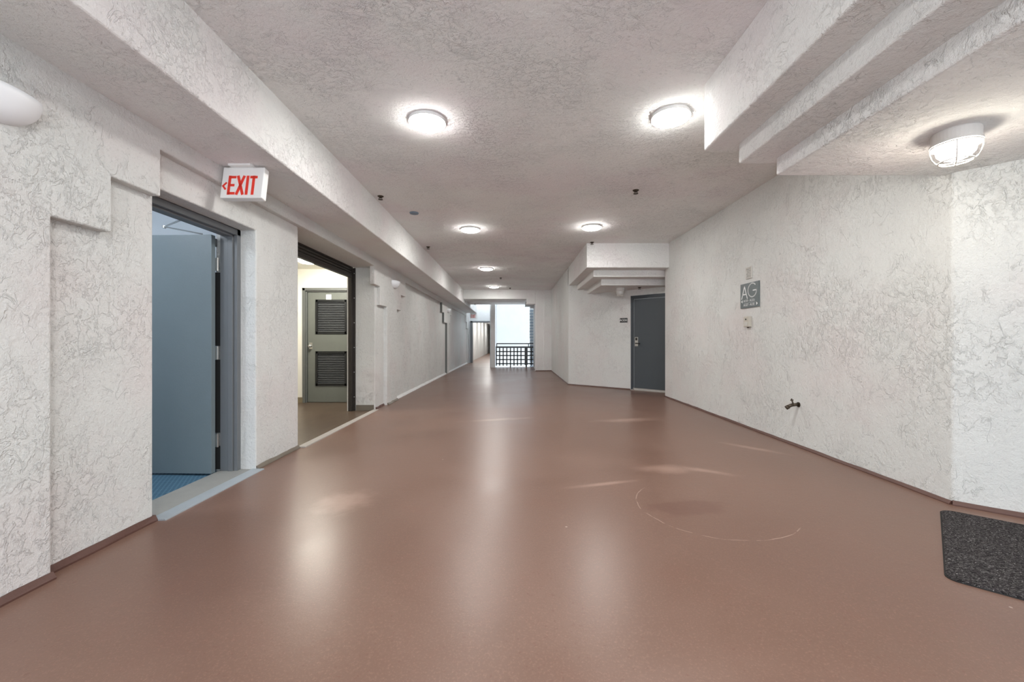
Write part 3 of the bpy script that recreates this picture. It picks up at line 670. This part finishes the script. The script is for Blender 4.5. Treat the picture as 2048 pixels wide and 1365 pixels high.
p = on45(1247.5)
up = thing('door_number_plate', 'black plate reading AG06 left of the charcoal door', 'sign', (p[0], p[1], z(0.465)), R(-45))
link('plate', B(-0.092, 0.092, -0.012, 0.004, -0.05, 0.05), 'blackplate', up, 0.003)
t = bmesh.new(); ww = width('AG06', 0.045, 1.15); write(t, 'AG06', -ww / 2, -0.02, 0.045, 0.007, -0.0135, -0.0115, 1.15)
tag(link('lettering', t, 'signwhite', up), 'white characters AG06')

# ------------------------------------------------------------------ mats
pA = (2.77, 2.685); du = Vector((S2, -S2)); dv = Vector((-S2, -S2)); Lm, Wm = 1.45, 1.06
m = thing('doormat', 'charcoal fibre doormat with rounded corners at the near right wall', 'doormat', (pA[0], pA[1], 0))
pts = []
for cx, cy, a0 in ((0.05, 0.05, 180), (Lm - 0.05, 0.05, 270), (Lm - 0.05, Wm - 0.05, 0), (0.05, Wm - 0.05, 90)):
    for k in range(6):
        a = R(a0 + 90 * k / 5); u, v = cx + 0.05 * math.cos(a), cy + 0.05 * math.sin(a)
        q = du * u + dv * v; pts.append((q.x, q.y))
bm = bmesh.new()
def ring(scale, dz):
    c = du * Lm / 2 + dv * Wm / 2
    return [bm.verts.new((c.x + (x - c.x) * scale, c.y + (y - c.y) * scale, fz(pA[0] + x, pA[1] + y) + dz)) for x, y in pts]
r0, r1, r2 = ring(1, -0.002), ring(1, 0.009), ring(0.985, 0.013)
for A, Q in ((r0, r1), (r1, r2)):
    for k in range(len(A)): l = (k + 1) % len(A); bm.faces.new((A[k], A[l], Q[l], Q[k]))
bm.faces.new(r2)
link('mat_pile', bm, 'doormat', m)
bm = bmesh.new(); rr0 = ring(1.008, -0.002); rr1 = ring(1.008, 0.004)
for k in range(len(rr0)): l = (k + 1) % len(rr0); bm.faces.new((rr0[k], rr0[l], rr1[l], rr1[k]))
bm.faces.new(rr1)
link('mat_backing', bm, 'rubber', m)
o = link('floor_matting', B(-5.15, -2.66, 1.25, 4.28, RZ1 - 0.014, RZ1 - 0.002), 'carpet', None, 0.003)
tag(o, 'blue woven pattern matting on the floor behind the open door', 'mat')

# ------------------------------------------------------------------ railing
YR = 17.42; fr_ = fz(0, YR)
def px(p_): return (p_ - 1026) * YR / F
def pz(p_): return z((682 - p_) * YR / F)
ra = thing('railing', 'black metal grid railing across the opening to the light well', 'railing', (0, YR, 0))
link('handrail', B(px(993), px(1068), -0.02, 0.02, pz(688.3), pz(686.2)), 'black', ra)
link('middle_rail', B(px(991.5), px(1068), -0.02, 0.02, pz(696), pz(692.7)), 'black', ra)
for zc in (703.2, 711.1, 719.2, 727.4): link('grid_bar', B(px(991.5), px(1068), -0.012, 0.012, pz(zc + 1.1), pz(zc - 1.1)), 'black', ra)
for i, c in enumerate((992.6, 999.3, 1006.4, 1013.6, 1020.9, 1028.0, 1034.9, 1042.0, 1062.6)):
    link('baluster', B(px(c - 1.15), px(c + 1.15), -0.012, 0.012, pz(736 if i == 4 else 731.5), pz(694)), 'black', ra)
link('support_post', B(px(1049.2), px(1055.2), -0.05, 0.05, fr_ + 0.09, pz(692.7)), 'black', ra)
link('support_post', B(px(1051), px(1054), -0.03, 0.03, fr_ - 0.01, fr_ + 0.1), 'black', ra)
for c in (993.6, 1057): link('upright', B(px(c - 0.8), px(c + 0.8), -0.014, 0.014, pz(693), pz(687)), 'black', ra)

# blue-grey block column beyond the railing
bc = thing('block_column', 'narrow stack of blue grey blocks beyond the right end of the railing', 'column', (0.815, 18.0, 0))
link('mortar_core', B(-0.075, 0.13, 0.012, 0.2, CZ - 5, z(1.41)), 'mortar', bc)
me = None
for i in range(20):
    if me is None: s = link('block', B(-0.082, 0.135, 0, 0.205, 0, 0.098), 'block', bc, 0.006); me = s.data
    else: s = bpy.data.objects.new('block', me); C.objects.link(s); s.parent = bc
    s.location = (random.uniform(-0.006, 0.006), 0, z(-1.17 + i * 0.128))
